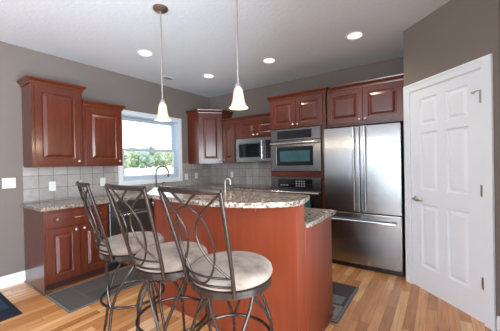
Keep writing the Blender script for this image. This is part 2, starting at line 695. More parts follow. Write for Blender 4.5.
tile_nodes_fix('tile_left', 1, -3.178, 0.928)
tile_nodes_fix('tile_back', 0, 0.0, 0.928)
w = MB()
w.box(0.0005, 0.008, -3.178, -2.045, 0.916, 1.36)
w.box(0.0005, 0.008, -2.045, -0.795, 0.916, 1.02)
w.box(0.0005, 0.008, -0.795, -0.0005, 0.916, 1.36)
struct(w.build('trim_1', 'tile_left'), 'grey square wall tiles under the left cabinets and window', 'tile splash')
struct(MB().box(0.0085, 1.858, -0.008, -0.0005, 0.916, 1.36).build('trim_2', 'tile_back'), 'grey square wall tiles under the microwave', 'tile splash')


# sink window
def sink_window():
    root = bpy.data.objects.new('window_1', None)
    COL.objects.link(root)
    root.location = (0, WY0, WZ0)
    struct(root, 'white double-hung window over the sink', 'window')
    W, H = WY1 - WY0, WZ1 - WZ0
    c = MB()      # casing on the room side
    cw = 0.072
    c.box(0.001, 0.02, -cw, W + cw, H, H + cw + 0.003, 0.003)
    c.box(0.001, 0.02, -cw, 0, -cw, H, 0.003).box(0.001, 0.02, W, W + cw, -cw, H, 0.003)
    c.box(0.001, 0.02, 0, W, -cw, 0, 0.003)
    c.build('window_casing', 'white_trim', root)
    j = MB()
    j.box(-0.15, 0.0, 0, 0.014, 0, H).box(-0.15, 0.0, W - 0.014, W, 0, H)
    j.box(-0.15, 0.0, 0.014, W - 0.014, 0, 0.014).box(-0.15, 0.0, 0.014, W - 0.014, H - 0.014, H)
    j.build('window_jamb', 'vinyl_shaded', root)

    def sash(name, x, z0, z1, b0, b1):
        s = MB()
        a, b = 0.016, W - 0.016
        s.box(x, x + 0.035, a, a + 0.05, z0, z1, 0.004).box(x, x + 0.035, b - 0.05, b, z0, z1, 0.004)
        s.box(x, x + 0.035, a + 0.05, b - 0.05, z0, z0 + b0, 0.004).box(x, x + 0.035, a + 0.05, b - 0.05, z1 - b1, z1, 0.004)
        so = s.build(name, 'vinyl_shaded', root)
        MB().box(x + 0.014, x + 0.02, a + 0.05, b - 0.05, z0 + b0, z1 - b1).build('pane', 'window_glass', so)
    sash('upper_sash', -0.135, 0.478, H - 0.016, 0.04, 0.05)
    sash('lower_sash', -0.095, 0.016, 0.515, 0.06, 0.04)
    MB().box(-0.09, -0.05, W / 2 - 0.03, W / 2 + 0.03, 0.5155, 0.53, 0.003).build('sash_lock', 'nickel', root)
    return root


sink_window()


# pantry door
def pantry_door():
    root = bpy.data.objects.new('door_1', None)
    COL.objects.link(root)
    p = dp(t0 + 0.012, 0.0)
    root.location = (p[0], p[1], 0)
    root.rotation_euler = (0, 0, math.atan2(DD.y, DD.x))
    struct(root, 'white six-panel pantry door in the diagonal wall', 'door')
    w_, h_ = 0.737, 2.035
    cells = []
    for a, b in ((0.115, 0.325), (0.412, 0.622)):
        for c, d in ((1.675, 1.945), (1.02, 1.60), (0.235, 0.87)):
            cells.append((a, b, c, d))
    MB().slab(w_, h_, 0.035, cells, [(0.008, 0.013), (0.02, 0.015), (0.045, 0.004)], T(0, -0.003, 0.012)).build('door_panel', 'door_white', root)
    c = MB()
    # casing: stepped profile around the opening, local x along the wall, -y into the room
    for (y0, y1, a) in ((-0.016, -0.0005, 0.0), (-0.022, -0.016, 0.055)):
        e0 = -0.006 - 0.078
        if a == 0:
            c.box(e0, -0.006, y0, y1, 0, h_ + 0.1, 0.002).box(w_ + 0.006, w_ + 0.084, y0, y1, 0, h_ + 0.1, 0.002)
            c.box(-0.006, w_ + 0.006, y0, y1, h_ + 0.02, h_ + 0.1, 0.002)
        else:
            c.box(e0, e0 + 0.026, y0, y1, 0, h_ + 0.1, 0.002).box(w_ + 0.058, w_ + 0.084, y0, y1, 0, h_ + 0.1, 0.002)
            c.box(e0 + 0.026, w_ + 0.058, y0, y1, h_ + 0.074, h_ + 0.1, 0.002)
    c.build('door_casing', 'white_trim', root)
    j = MB()
    j.box(-0.0115, -0.003, -0.0005, 0.1, 0, h_ + 0.028).box(w_ + 0.003, w_ + 0.0115, -0.0005, 0.1, 0, h_ + 0.028)
    j.box(-0.003, w_ + 0.003, -0.0005, 0.1, h_ + 0.016, h_ + 0.028)
    j.build('door_jamb', 'white_trim', root)
    k = MB()
    k.lathe([(0, -0.004), (0.032, -0.004), (0.032, 0.004), (0.026, 0.010), (0.012, 0.014), (0.011, 0.045), (0, 0.045)], 20, T(0.065, -0.006, 0.93, PI / 2))
    k.tube([(0.065, -0.048, 0.93), (0.085, -0.056, 0.934), (0.12, -0.058, 0.936), (0.165, -0.05, 0.930), (0.175, -0.046, 0.927)], 0.0115, 10)
    k.build('door_handle', 'nickel', root, True)
    for z in (1.78, 1.03, 0.285):
        hi = MB()
        hi.box(w_ - 0.020, w_ + 0.013, -0.0055, -0.0035, z, z + 0.095, 0.0005)
        hi.tube([(w_ + 0.002, -0.011, z), (w_ + 0.002, -0.011, z + 0.095)], 0.007, 10)
        ho = hi.build('hinge', 'nickel', root)
        if z > 1.5:
            s = MB()
            s.tube([(w_ + 0.002, -0.014, z + 0.099), (w_ - 0.03, -0.03, z + 0.099), (w_ - 0.055, -0.028, z + 0.095)], 0.005, 8)
            s.lathe([(0, 0), (0.012, 0), (0.012, 0.014), (0, 0.014)], 12, T(w_ - 0.058, -0.016, z + 0.094, PI / 2))
            s.build('hinge_pin_stop', 'nickel', ho, True)
    return root


pantry_door()

# ------------------------------------------------------------------ cabinet builders
DOOR_RINGS = [(0.003, 0.0), (0.007, 0.010), (0.014, 0.0125), (0.021, 0.0125), (0.048, 0.002), (0.052, 0.0015)]
CROWN = [(0.0, 0.0), (0.010, 0.0), (0.012, 0.012), (0.016, 0.022), (0.026, 0.034), (0.038, 0.046), (0.040, 0.050), (0.043, 0.064), (0.0, 0.064)]


def cab_door(root, x, z, w_, h_, knob=None, name='door', mat='cherry', y=-0.0215, stile=0.058):
    m = MB().slab(w_, h_, 0.02, [(stile, w_ - stile, stile, h_ - stile)] if min(w_, h_) > 2.6 * stile else [(0.03, w_ - 0.03, 0.03, h_ - 0.03)], DOOR_RINGS)
    o = m.build(name, mat, root, loc=(x, y, z))
    if knob:
        k = MB().lathe([(0, 0), (0.008, 0), (0.006, 0.012), (0.009, 0.016), (0.015, 0.021), (0.0155, 0.026), (0.010, 0.031), (0, 0.032)], 16, T(knob[0], -0.0005, knob[1], PI / 2))
        k.build('knob', 'nickel', o, True)
    return o


def upper(name, label, cat, loc, rz, w_, h_, depth, doors, crown=True, crown_sides=(True, True), group=None, crown_x=0.0):
    root = thing(name, label, cat, loc, rz, group)
    MB().box(0, w_, 0, depth - 0.001, 0, h_, 0.0015).build('carcass', 'cherry', root)
    if crown:
        path = []
        if crown_sides[0]:
            path.append((0, depth - 0.002))
        path += [(crown_x, 0), (w_, 0)]
        if crown_sides[1]:
            path.append((w_, depth - 0.002))
        # travel so that 'right of travel' points outward: from left to right along the front (-y is right of +x)
        MB().sweep(path, [(o + 0.0005, z + h_ - 0.012) for o, z in CROWN]).build('crown_moulding', 'cherry', root)
    for d in doors:
        cab_door(root, *d)
    return root


RL = PI / 2
# ---- left wall uppers (front faces +x)
upper('wall_cabinet', 'taller cherry wall cabinet at the far left, one raised-panel door', 'cabinet', (0.33 - 0.02, -3.168, 1.335), RL, 0.52, 0.95, 0.309,
      [(0.03, 0.035, 0.462, 0.875, (0.43, 0.032))], crown_sides=(True, True))
upper('wall_cabinet', 'shorter cherry wall cabinet between the taller one and the sink window', 'cabinet', (0.31, -2.646, 1.335), RL, 0.512, 0.79, 0.309,
      [(0.028, 0.035, 0.455, 0.715, (0.423, 0.032))], crown_sides=(False, True))

# ---- left wall base run
def base_cab(name, label, loc, rz, w_, depth, doors, drawers, group=None, toe_side=0.0):
    root = thing(name, label, 'cabinet', loc, rz, group)
    MB().box(0, w_, 0, depth - 0.001, 0.1, 0.876, 0.0015).build('carcass', 'cherry', root)
    t = MB()
    t.box(0, w_, 0.07, depth - 0.001, 0.0, 0.0995)
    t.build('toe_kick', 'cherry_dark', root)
    for d in doors:
        cab_door(root, *d)
    for (x, z, ww, hh, pull) in drawers:
        dr = cab_door(root, x, z, ww, hh, None, 'drawer')
        if pull:
            p = MB()
            cx, cz = ww / 2, hh / 2
            p.tube([(cx - 0.048, -0.0005, cz), (cx - 0.045, -0.018, cz), (cx - 0.03, -0.027, cz + 0.001), (cx, -0.029, cz + 0.002), (cx + 0.03, -0.027, cz + 0.001), (cx + 0.045, -0.018, cz), (cx + 0.048, -0.0005, cz)], 0.0055, 8)
            p.build('pull', 'nickel', dr, True)
    return root


b0 = base_cab('base_cabinet', 'cherry base cabinet at the left end of the counter, drawer over two doors', (0.61, -3.165, 0), RL, 0.655, 0.609,
              [(0.018, 0.112, 0.303, 0.56, (0.268, 0.52)), (0.334, 0.112, 0.303, 0.56, (0.035, 0.52))],
              [(0.018, 0.692, 0.619, 0.155, True)])
e = MB()
e.box(-0.012, -0.0005, 0.0, 0.608, 0.0, 0.876, 0.002)
e.build('end_panel', 'cherry', b0)
sm = MB()
sm.sweep([(-0.0125, 0.608), (-0.0125, -0.0005), (-0.0005, -0.0005), (-0.0005, 0.0695), (0.655, 0.0695)], [(0, 0), (0.014, 0), (0.010, 0.012), (0, 0.016)])
sm.build('shoe_moulding', 'cherry', b0)


def dishwasher():
    root = thing('dishwasher', 'dark stainless dishwasher under the left counter behind the first stool', 'dishwasher', (0.61, -2.507, 0), RL)
    MB().box(0.004, 0.60, 0.0, 0.58, 0.1, 0.87, 0.002).build('body', 'black_plastic', root)
    MB().box(0.006, 0.598, -0.03, -0.001, 0.115, 0.75, 0.006).build('door', 'dark_steel', root)
    MB().box(0.006, 0.598, -0.032, -0.001, 0.755, 0.866, 0.006).build('control_panel', 'dark_steel', root)
    h = MB()
    h.tube([(0.06, -0.068, 0.70), (0.545, -0.068, 0.70)], 0.011, 10)
    for x in (0.09, 0.515):
        h.tube([(x, -0.068, 0.70), (x, -0.03, 0.70)], 0.008, 8)
    h.build('handle', 'chrome', root, True)
    MB().box(0.004, 0.60, 0.05, 0.5, 0.0, 0.099).build('toe_panel', 'black_plastic', root)


dishwasher()
base_cab('sink_base_cabinet', 'cherry sink base cabinet under the window, mostly behind the stools', (0.61, -1.9, 0), RL, 0.93, 0.609,
         [(0.02, 0.112, 0.44, 0.56, (0.40, 0.52)), (0.47, 0.112, 0.44, 0.56, (0.04, 0.52))], [(0.02, 0.692, 0.89, 0.155, False)])
# corner + back wall bases (front faces -y)
root = thing('corner_base_cabinet', 'cherry corner base cabinet where the two counters meet', 'cabinet', (0, 0, 0))
MB().prism([(0.002, -0.965), (0.609, -0.965), (0.609, -0.612), (0.95, -0.612), (0.95, -0.002), (0.002, -0.002)], 0.1, 0.876).build('carcass', 'cherry', root)
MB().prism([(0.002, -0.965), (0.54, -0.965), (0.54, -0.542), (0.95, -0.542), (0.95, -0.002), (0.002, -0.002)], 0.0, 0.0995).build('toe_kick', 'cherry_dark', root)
d_ = MB().slab(0.30, 0.74, 0.018, [(0.055, 0.245, 0.055, 0.685)], DOOR_RINGS, T(0.64, -0.632, 0.112)).build('door', 'cherry', root)
base_cab('base_cabinet', 'cherry base cabinet with drawers below the cooktop', (0.952, -0.61, 0), 0, 0.905, 0.608,
         [], [(0.02, 0.692, 0.865, 0.155, True), (0.02, 0.405, 0.865, 0.27, True), (0.02, 0.112, 0.865, 0.275, True)])

# ---- L-shaped worktop
EDGE = 0.006
wt = MB().prism([(0.009, -3.205), (0.645, -3.205), (0.645, -0.645), (1.857, -0.645), (1.857, -0.009), (0.009, -0.009)], 0.878, 0.914, EDGE, seg=2)
wt_o = wt.build('countertop', 'granite')
tag(wt_o, 'speckled granite L-shaped countertop along the left and back walls', 'countertop')

# sink rim is hidden; faucet and soap pump stand behind it


def gooseneck(name, label, loc, rz, h, reach, r, drop, mat, lever=True):
    root = thing(name, label, 'faucet', loc, rz)
    b = MB()
    b.lathe([(0, 0), (r * 2.4, 0), (r * 2.4, 0.006), (r * 1.7, 0.016), (r * 1.5, 0.06), (r * 1.15, 0.075), (0, 0.075)], 18)
    b.build('base', mat, root, True)
    R_ = reach / 2
    pts = [(0, 0, 0.07), (0, 0, h * 0.4), (0, 0, h - R_)]
    for i in range(1, 13):
        a = PI * i / 12
        pts.append((R_ - R_ * math.cos(a), 0, h - R_ + R_ * math.sin(a)))
    pts.append((reach, 0, h - R_ - drop * 0.5))
    s = MB()
    s.tube(pts, r, 10)
    so = s.build('spout', mat, root, True)
    MB().lathe([(0, 0), (r * 1.2, 0), (r * 1.45, 0.01), (r * 1.3, drop * 0.8), (0, drop * 0.8)], 12, T(reach, 0, h - R_ - drop)).build('spray_head', mat, so, True)
    if lever:
        l = MB()
        l.tube([(0, -r * 1.2, 0.05), (0.0, -0.05, 0.065), (0.0, -0.085, 0.085)], r * 0.55, 8)
        l.build('lever', mat, root, True)
    return root


gooseneck('faucet', 'tall gooseneck faucet at the sink below the window', (0.10, -1.443, 0.915), PI / 2 - 0.1, 0.40, 0.235, 0.0125, 0.07, 'dark_steel')
r_ = thing('soap_dispenser', 'small soap pump beside the faucet at the window', 'soap dispenser', (0.10, -1.31, 0.915))
MB().lathe([(0, 0), (0.018, 0), (0.018, 0.005), (0.009, 0.012), (0.008, 0.10), (0, 0.10)], 14).build('stem', 'dark_steel', r_, True)
MB().tube([(0, 0, 0.10), (0, 0, 0.115), (0.02, 0, 0.125), (0.055, 0, 0.12)], 0.007, 8).build('nozzle', 'dark_steel', r_, True)

# ---- cooktop
ct = thing('cooktop', 'black glass cooktop on the back counter below the microwave', 'cooktop', (1.38, -0.32, 0.9145))
MB().box(-0.36, 0.36, -0.25, 0.25, 0, 0.008, 0.003).build('glass_top', 'black_glass', ct)
for x, y, r in ((-0.2, -0.11, 0.09), (-0.2, 0.12, 0.075), (0.18, -0.11, 0.075), (0.18, 0.12, 0.105)):
    MB().tube([(x + r * math.cos(a * PI / 12), y + r * math.sin(a * PI / 12), 0.0085) for a in range(24)], 0.0012, 5, closed=True).build('burner_ring', 'grey_print', ct)

# ---- back wall uppers
cc = thing('corner_wall_cabinet', 'taller cherry diagonal wall cabinet in the corner right of the window', 'cabinet', (0, 0, 1.345))
CX, CY = 0.595, -0.64
MB().prism([(0.001, -0.001), (0.001, CY), (0.305, CY), (CX, -0.31), (CX, -0.001)], 0, 0.965).build('carcass', 'cherry', cc)
MB().sweep([(0.002, CY), (0.305, CY), (CX, -0.31), (CX, -0.002)], [(o + 0.0005, z + 0.955) for o, z in CROWN]).build('crown_moulding', 'cherry', cc)
ddx, ddy = CX - 0.305, -0.31 - CY
dl, an = math.hypot(ddx, ddy), math.atan2(ddy, ddx)
do = MB().slab(dl - 0.05, 0.90, 0.02, [(0.055, dl - 0.105, 0.055, 0.845)], DOOR_RINGS).build('door', 'cherry', cc)
nx, ny = math.sin(an), -math.cos(an)
do.location = (0.305 + math.cos(an) * 0.025 + nx * 0.0215, CY + math.sin(an) * 0.025 + ny * 0.0215, 0.03)
do.rotation_euler = (0, 0, an)
MB().lathe([(0, 0), (0.008, 0), (0.006, 0.012), (0.015, 0.021), (0.0155, 0.026), (0.010, 0.031), (0, 0.032)], 16, T(dl - 0.085, -0.0005, 0.035, PI / 2)).build('knob', 'nickel', do, True)

upper('wall_cabinet', 'narrow one-door cherry wall cabinet between the corner cabinet and the microwave', 'cabinet', (0.598, -0.31, 1.345), 0, 0.34, 0.78, 0.309,
      [(0.034, 0.035, 0.282, 0.70, (0.03, 0.032))], crown_sides=(False, False))
upper('wall_cabinet', 'short two-door cherry wall cabinet directly above the microwave', 'cabinet', (0.939, -0.31, 1.772), 0, 0.918, 0.353, 0.309,
      [(0.062, 0.03, 0.388, 0.282, (0.352, 0.03)), (0.458, 0.03, 0.388, 0.282, (0.036, 0.03))], crown_sides=(False, False))


def microwave():
    root = thing('microwave', 'stainless over-the-range microwave with black window above the cooktop', 'microwave', (1.0, -0.40, 1.357), 0)
    MB().box(0.0, 0.76, 0.02, 0.385, 0, 0.412, 0.003).build('body', 'oven_steel', root)
    f = MB()
    f.slab(0.60, 0.405, 0.02, [(0.05, 0.545, 0.075, 0.325)], [(0.003, 0.004), (0.006, 0.005)], T(0.002, -0.001, 0.004))
    d = f.build('door', 'oven_steel', root)
    MB().box(0.06, 0.535, 0.0005, 0.003, 0.087, 0.317).build('window', 'black_glass', d)
    h = MB()
    h.tube([(0.575, -0.04, 0.05), (0.575, -0.045, 0.10), (0.575, -0.045, 0.31), (0.575, -0.04, 0.36)], 0.012, 10)
    for z in (0.07, 0.34):
        h.tube([(0.575, -0.042, z), (0.575, 0.0, z)], 0.008, 8)
    h.build('handle', 'chrome', d, True)
    c = MB().box(0.606, 0.758, -0.001, 0.019, 0.004, 0.409, 0.002).build('control_panel', 'oven_steel', root)
    MB().box(0.625, 0.742, -0.0035, -0.0015, 0.06, 0.36).build('keypad', 'black_glass', c)
    MB().box(0.02, 0.74, 0.03, 0.37, -0.006, -0.0005).build('bottom_grille', 'black_plastic', root)


microwave()

# ---- oven tower
TW = 0.872
tw = thing('oven_cabinet', 'tall cherry cabinet holding two built-in ovens, beside the fridge', 'cabinet', (1.861, -0.63, 0), 0)
c = MB()
c.box(0, 0.022, 0, 0.628, 0.1, 2.285)
c.box(TW - 0.062, TW, 0, 0.628, 0.1, 2.285)
c.box(0.022, TW - 0.062, 0.0, 0.628, 1.832, 2.285)
c.box(0.022, TW - 0.062, 0.0, 0.628, 1.122, 1.207)
c.box(0.022, TW - 0.062, 0.0, 0.628, 0.1, 0.448)
c.box(0.022, TW - 0.062, 0.61, 0.628, 0.448, 1.832)
c.build('carcass', 'cherry', tw)
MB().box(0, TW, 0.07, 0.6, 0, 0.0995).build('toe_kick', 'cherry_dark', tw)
MB().sweep([(0, 0.626), (0, 0), (TW, 0), (TW, 0.039)], [(o + 0.0005, z + 2.278) for o, z in CROWN]).build('crown_moulding', 'cherry', tw)
cab_door(tw, 0.035, 1.853, 0.397, 0.405, (0.365, 0.032))
cab_door(tw, 0.438, 1.853, 0.397, 0.405, (0.032, 0.032))
cab_door(tw, 0.035, 0.12, 0.80, 0.30, None, 'drawer')


def oven(label, z0, h_, window_z):
    root = thing('wall_oven', label, 'oven', (1.887, -0.63, z0), 0)
    W = 0.782
    MB().box(0.002, W - 0.002, 0.002, 0.56, 0.002, h_ - 0.004).build('body', 'black_plastic', root)
    ph = 0.17
    p = MB().box(0, W, -0.03, 0.0, h_ - ph, h_ - 0.003, 0.004).build('control_panel', 'oven_steel', root)
    MB().box(0.11, W - 0.13, -0.0325, -0.0302, h_ - ph + 0.022, h_ - 0.028).build('display', 'black_glass', p)
    dh = h_ - ph - 0.012
    dm_ = MB().slab(W, dh, 0.03, [(0.085, W - 0.11, 0.075, dh - 0.085)], [(0.003, 0.003), (0.006, 0.004)], T(0, -0.032, 0.004))
    d = dm_.build('door', 'oven_steel', root)
    MB().box(0.092, W - 0.117, -0.0315, -0.029, 0.082, dh - 0.089).build('window_frame', 'black_glass', d)
    MB().box(0.15, W - 0.16, -0.0335, -0.0317, 0.14, dh - 0.145).build('window_glass', 'glass_teal', d)
    hh = MB()
    zz = dh - 0.035
    hh.tube([(0.02, -0.085, zz), (W - 0.02, -0.085, zz)], 0.013, 12)
    for x in (0.06, W - 0.06):
        hh.tube([(x, -0.085, zz), (x, -0.03, zz)], 0.009, 8)
    hh.build('handle', 'chrome', d, True)
    return root


oven('upper stainless built-in oven with black control strip, above the red wood rail', 1.209, 0.62, 0)
lo = oven('lower stainless built-in oven with keypad, below the red wood rail', 0.45, 0.67, 0)
pan = [c for c in lo.children if c.name.startswith('control')][0]
for i in range(4):
    for j in range(3):
        MB().box(0.40 + i * 0.04, 0.423 + i * 0.04, -0.0335, -0.0327, 0.535 + j * 0.033, 0.553 + j * 0.033).build('key', 'grey_print', pan)
for i in range(3):
    MB().box(0.15 + i * 0.05, 0.18 + i * 0.05, -0.0335, -0.0327, 0.545, 0.56).build('key', 'grey_print', pan)

# ---- cabinet over the fridge
upper('fridge_wall_cabinet', 'two-door cherry cabinet above the refrigerator', 'cabinet', (2.736, -0.59, 1.797), 0, 0.934, 0.49, 0.588,
      [(0.02, 0.035, 0.442, 0.425, (0.41, 0.034)), (0.468, 0.035, 0.442, 0.425, (0.032, 0.034))], crown_sides=(False, False), crown_x=0.043)


def fridge():
    root = thing('refrigerator', 'stainless french-door refrigerator with bottom freezer drawer', 'refrigerator', (2.742, -0.70, 0), 0)
    W, H = 0.896, 1.765
    MB().box(0.0, W, 0.0, 0.67, 0.03, H - 0.015, 0.004).build('body', 'dark_steel', root)
    MB().box(0.004, W - 0.004, -0.02, 0.02, 0.0, 0.055, 0.002).build('toe_grille', 'black_plastic', root)
    hx = {0: 0.385, 1: 0.512}
    for i, (x0, x1) in enumerate(((0.002, W / 2 - 0.003), (W / 2 + 0.003, W - 0.002))):
        d = MB().box(x0, x1, -0.055, -0.004, 0.70, H, 0.009, seg=3).build('door', 'steel', root)
        h = MB()
        x = hx[i]
        h.box(x - 0.012, x + 0.012, -0.115, -0.095, 0.735, 1.755, 0.006, seg=2)
        for z in (0.80, 1.60):
            h.tube([(x, -0.10, z), (x, -0.053, z)], 0.010, 8)
        h.build('handle', 'chrome', d)
    dr = MB().box(0.002, W - 0.002, -0.055, -0.004, 0.062, 0.692, 0.009, seg=3).build('freezer_drawer', 'steel', root)
    h = MB()
    h.box(0.06, W - 0.06, -0.117, -0.095, 0.592, 0.616, 0.006, seg=2)
    for x in (0.12, W - 0.12):
        h.tube([(x, -0.10, 0.604), (x, -0.053, 0.604)], 0.010, 8)
    h.build('handle', 'chrome', dr)
    MB().box(W / 2 + 0.005, W / 2 + 0.065, -0.0565, -0.0552, 0.645, 0.657, 0.0004).build('badge', 'grey_print', dr)
    MB().box(0.01, W - 0.01, -0.004, 0.0, 0.692, 0.70).build('gasket', 'black_rubber', root)


fridge()

# ------------------------------------------------------------------ island
isl = thing('kitchen_island', 'red cherry kitchen island with raised bar wall in front of the stools', 'island', (0, 0, 0))
MB().prism([(1.70, -2.595), (3.205, -2.595), (3.205, -2.462), (1.48, -2.462)], 0, 1.039, 0.002).build('bar_wall', 'cherry_panel', isl)
MB().prism([(1.49, -2.4615), (3.199, -2.4615), (3.199, -1.965), (1.36, -1.965), (1.36, -2.38)], 0.0, 0.876).build('carcass', 'cherry', isl)
MB().box(3.1995, 3.209, -2.461, -1.905, 0.0, 0.8755, 0.001).build('end_panel', 'cherry_panel', isl)
for i in range(3):
    x = 1.40 + i * 0.60
    cd = MB().slab(0.57, 0.70, 0.02, [(0.06, 0.51, 0.06, 0.64)], DOOR_RINGS, T(x + 0.57, -1.943, 0.14, 0, 0, PI)).build('door', 'cherry', isl)
    MB().lathe([(0, 0), (0.008, 0), (0.006, 0.012), (0.015, 0.021), (0.0155, 0.026), (0, 0.032)], 14, T(x + 0.06, -1.9425, 0.78, -PI / 2)).build('knob', 'nickel', cd, True)
sh = MB()
sh.sweep([(1.72, -2.596), (3.2055, -2.596), (3.2105, -2.46), (3.2105, -1.91)], [(0, 0), (0.014, 0), (0.010, 0.012), (0, 0.017)])
sh.build('shoe_moulding', 'cherry_panel', isl)
for cx in (2.86, 2.05):
    cb = MB()
    prof = [(0, 0), (0, -0.055)]
    for i in range(9):
        a = i / 8 * PI / 2
        prof.append((0.015 + 0.085 * (1 - math.cos(a)), -0.055 + 0.045 * math.sin(a)))
    prof += [(0.10, 0)]
    cb.prism([(p[0], p[1]) for p in prof], -0.035, 0.035, 0.003, Matrix(((0, 0, 1, cx), (-1, 0, 0, -2.596), (0, 1, 0, 1.039), (0, 0, 0, 1))))
    cb.build('bracket', 'cherry_panel', isl)

# raised bar top: bowed front edge, angled left end
front = [(1.80, -2.765), (1.95, -2.79), (2.10, -2.815), (2.25, -2.84), (2.40, -2.855), (2.55, -2.862), (2.70, -2.855), (2.82, -2.838), (2.92, -2.81), (3.01, -2.765),
         (3.09, -2.71), (3.15, -2.65), (3.195, -2.585), (3.21, -2.53), (3.205, -2.45), (3.16, -2.25)]
back = [(3.12, -2.215), (3.05, -2.20), (1.45, -2.20), (1.28, -2.31)]
bar = MB().prism(front + back, 1.0405, 1.077, 0.008, seg=2).build('bar_countertop', 'granite')
tag(bar, 'raised speckled granite bar top with bowed front edge over the island', 'countertop')
low = MB().prism([(1.50, -2.4605), (3.242, -2.4605), (3.242, -1.88), (1.30, -1.88), (1.30, -2.36)], 0.878, 0.914, EDGE, seg=2).build('island_countertop', 'granite')
tag(low, 'lower granite worktop of the island, behind the raised bar', 'countertop')
gooseneck('faucet', 'small bar faucet rising behind the raised island counter', (2.225, -2.155, 0.915), 0.2, 0.268, 0.06, 0.0062, 0.03, 'nickel')


# ------------------------------------------------------------------ bar stools
def stool(label, loc, rz, group):
    root = thing('bar_stool', label, 'stool', loc, rz, group)
    fr = MB()
    fr.lathe([(0.0, 0.672), (0.12, 0.672), (0.205, 0.692), (0.217, 0.697), (0.217, 0.728), (0.212, 0.732), (0.0, 0.732)], 40)
    fr.build('seat_frame', 'stool_metal', root, True)
    sw = MB().lathe([(0, 0.630), (0.09, 0.630), (0.1, 0.636), (0.1, 0.655), (0.06, 0.6715), (0, 0.6715)], 24)
    sw.build('swivel', 'stool_metal', root, True)
    cu = MB().lathe([(0, 0.7325), (0.204, 0.7325), (0.219, 0.742), (0.2255, 0.758), (0.221, 0.776), (0.204, 0.791), (0.15, 0.803), (0.08, 0.809), (0, 0.811)], 44)
    cu.build('cushion', 'suede', root, True)
    for k in range(4):
        a = PI / 4 + k * PI / 2 - 0.14

        def arm(sg, low):
            pts = []
            for (rr, da, z) in ((0.150, 50, 0.688), (0.158, 44, 0.66), (0.175, 33, 0.61), (0.193, 20, 0.55), (0.213, 9, 0.47), (0.219, 2, 0.39)):
                an_ = a + sg * math.radians(da)
                pts.append((rr * math.cos(an_), rr * math.sin(an_), z))
            if low:
                for rr, z in ((0.224, 0.33), (0.240, 0.24), (0.262, 0.12), (0.288, 0.006)):
                    pts.append((rr * math.cos(a), rr * math.sin(a), z))
            return pts
        pts = arm(1, True)
        lo_ = MB().tube(pts, 0.0095, 8).build('leg', 'stool_metal', root, True)
        MB().lathe([(0, 0), (0.014, 0), (0.014, 0.012), (0.0, 0.012)], 10, T(pts[-1][0], pts[-1][1], 0)).build('foot_cap', 'black_rubber', lo_)
        MB().tube(arm(-1, False), 0.0085, 8).build('brace', 'stool_metal', root, True)
    rg = MB().tube([(0.214 * math.cos(i * PI / 24), 0.214 * math.sin(i * PI / 24), 0.385) for i in range(48)], 0.009, 8, closed=True)
    rg.build('foot_ring', 'stool_metal', root, True)

    # back: u in -1..1 across, v in 0..1 from seat frame to rail
    def bpnt(u, v):
        hw = 0.155 + 0.045 * v
        y0 = -0.165 - 0.135 * v ** 1.15
        bow = 0.055 * (1 - 0.35 * v)
        return Vector((u * hw, y0 - bow * (1 - u * u), 0.712 + 0.506 * v))
    for s in (-1, 1):
        p = MB().tube([bpnt(s, v / 10) + Vector((0, -0.004, 0)) for v in range(11)], 0.0100, 10)
        p.build('back_post', 'stool_metal', root, True)
    tr = MB().tube([bpnt(u / 8, 1.0) for u in range(-8, 9)], 0.0105, 10, flat=1.35)
    tr.build('top_rail', 'stool_metal', root, True)
    for v in (0.10, 0.19):
        MB().tube([bpnt(u / 8, v) for u in range(-8, 9)], 0.006, 8).build('lower_rail', 'stool_metal', root, True)
    sc_ = MB()
    V0, V1 = 0.11, 0.86
    oval = []
    for i in range(32):
        t = 2 * PI * i / 32
        oval.append(bpnt(0.62 * math.sin(t), (V0 + V1) / 2 + (V1 - V0) / 2 * math.cos(t)))
    sc_.tube(oval, 0.0056, 8, closed=True)
    sc_.build('oval', 'stool_metal', root, True)
    for s in (-1, 1):
        arc = []
        for i in range(15):
            t = i / 14
            arc.append(bpnt(s * (0.97 - 0.80 * math.sin(PI * t)), 0.18 + 0.80 * t))
        MB().tube(arc, 0.0056, 8).build('scroll', 'stool_metal', root, True)
        MB().tube([bpnt(s * 0.42, 0.985), bpnt(s * 0.2, 0.925), bpnt(s * 0.02, 0.862)], 0.0056, 8).build('strut', 'stool_metal', root, True)
    return root


G = 'iron bar stools along the island'
stool('metal bar stool nearest the camera, backrest in front of the granite bar', (3.04, -3.07, 0), 0.0, G)
stool('middle metal bar stool of the three, in front of the dishwasher end of the bar', (2.585, -3.105, 0), math.radians(-2), G)
stool('farthest metal bar stool, swivelled sideways in front of the left base cabinet', (2.10, -3.08, 0), math.radians(-17), G)


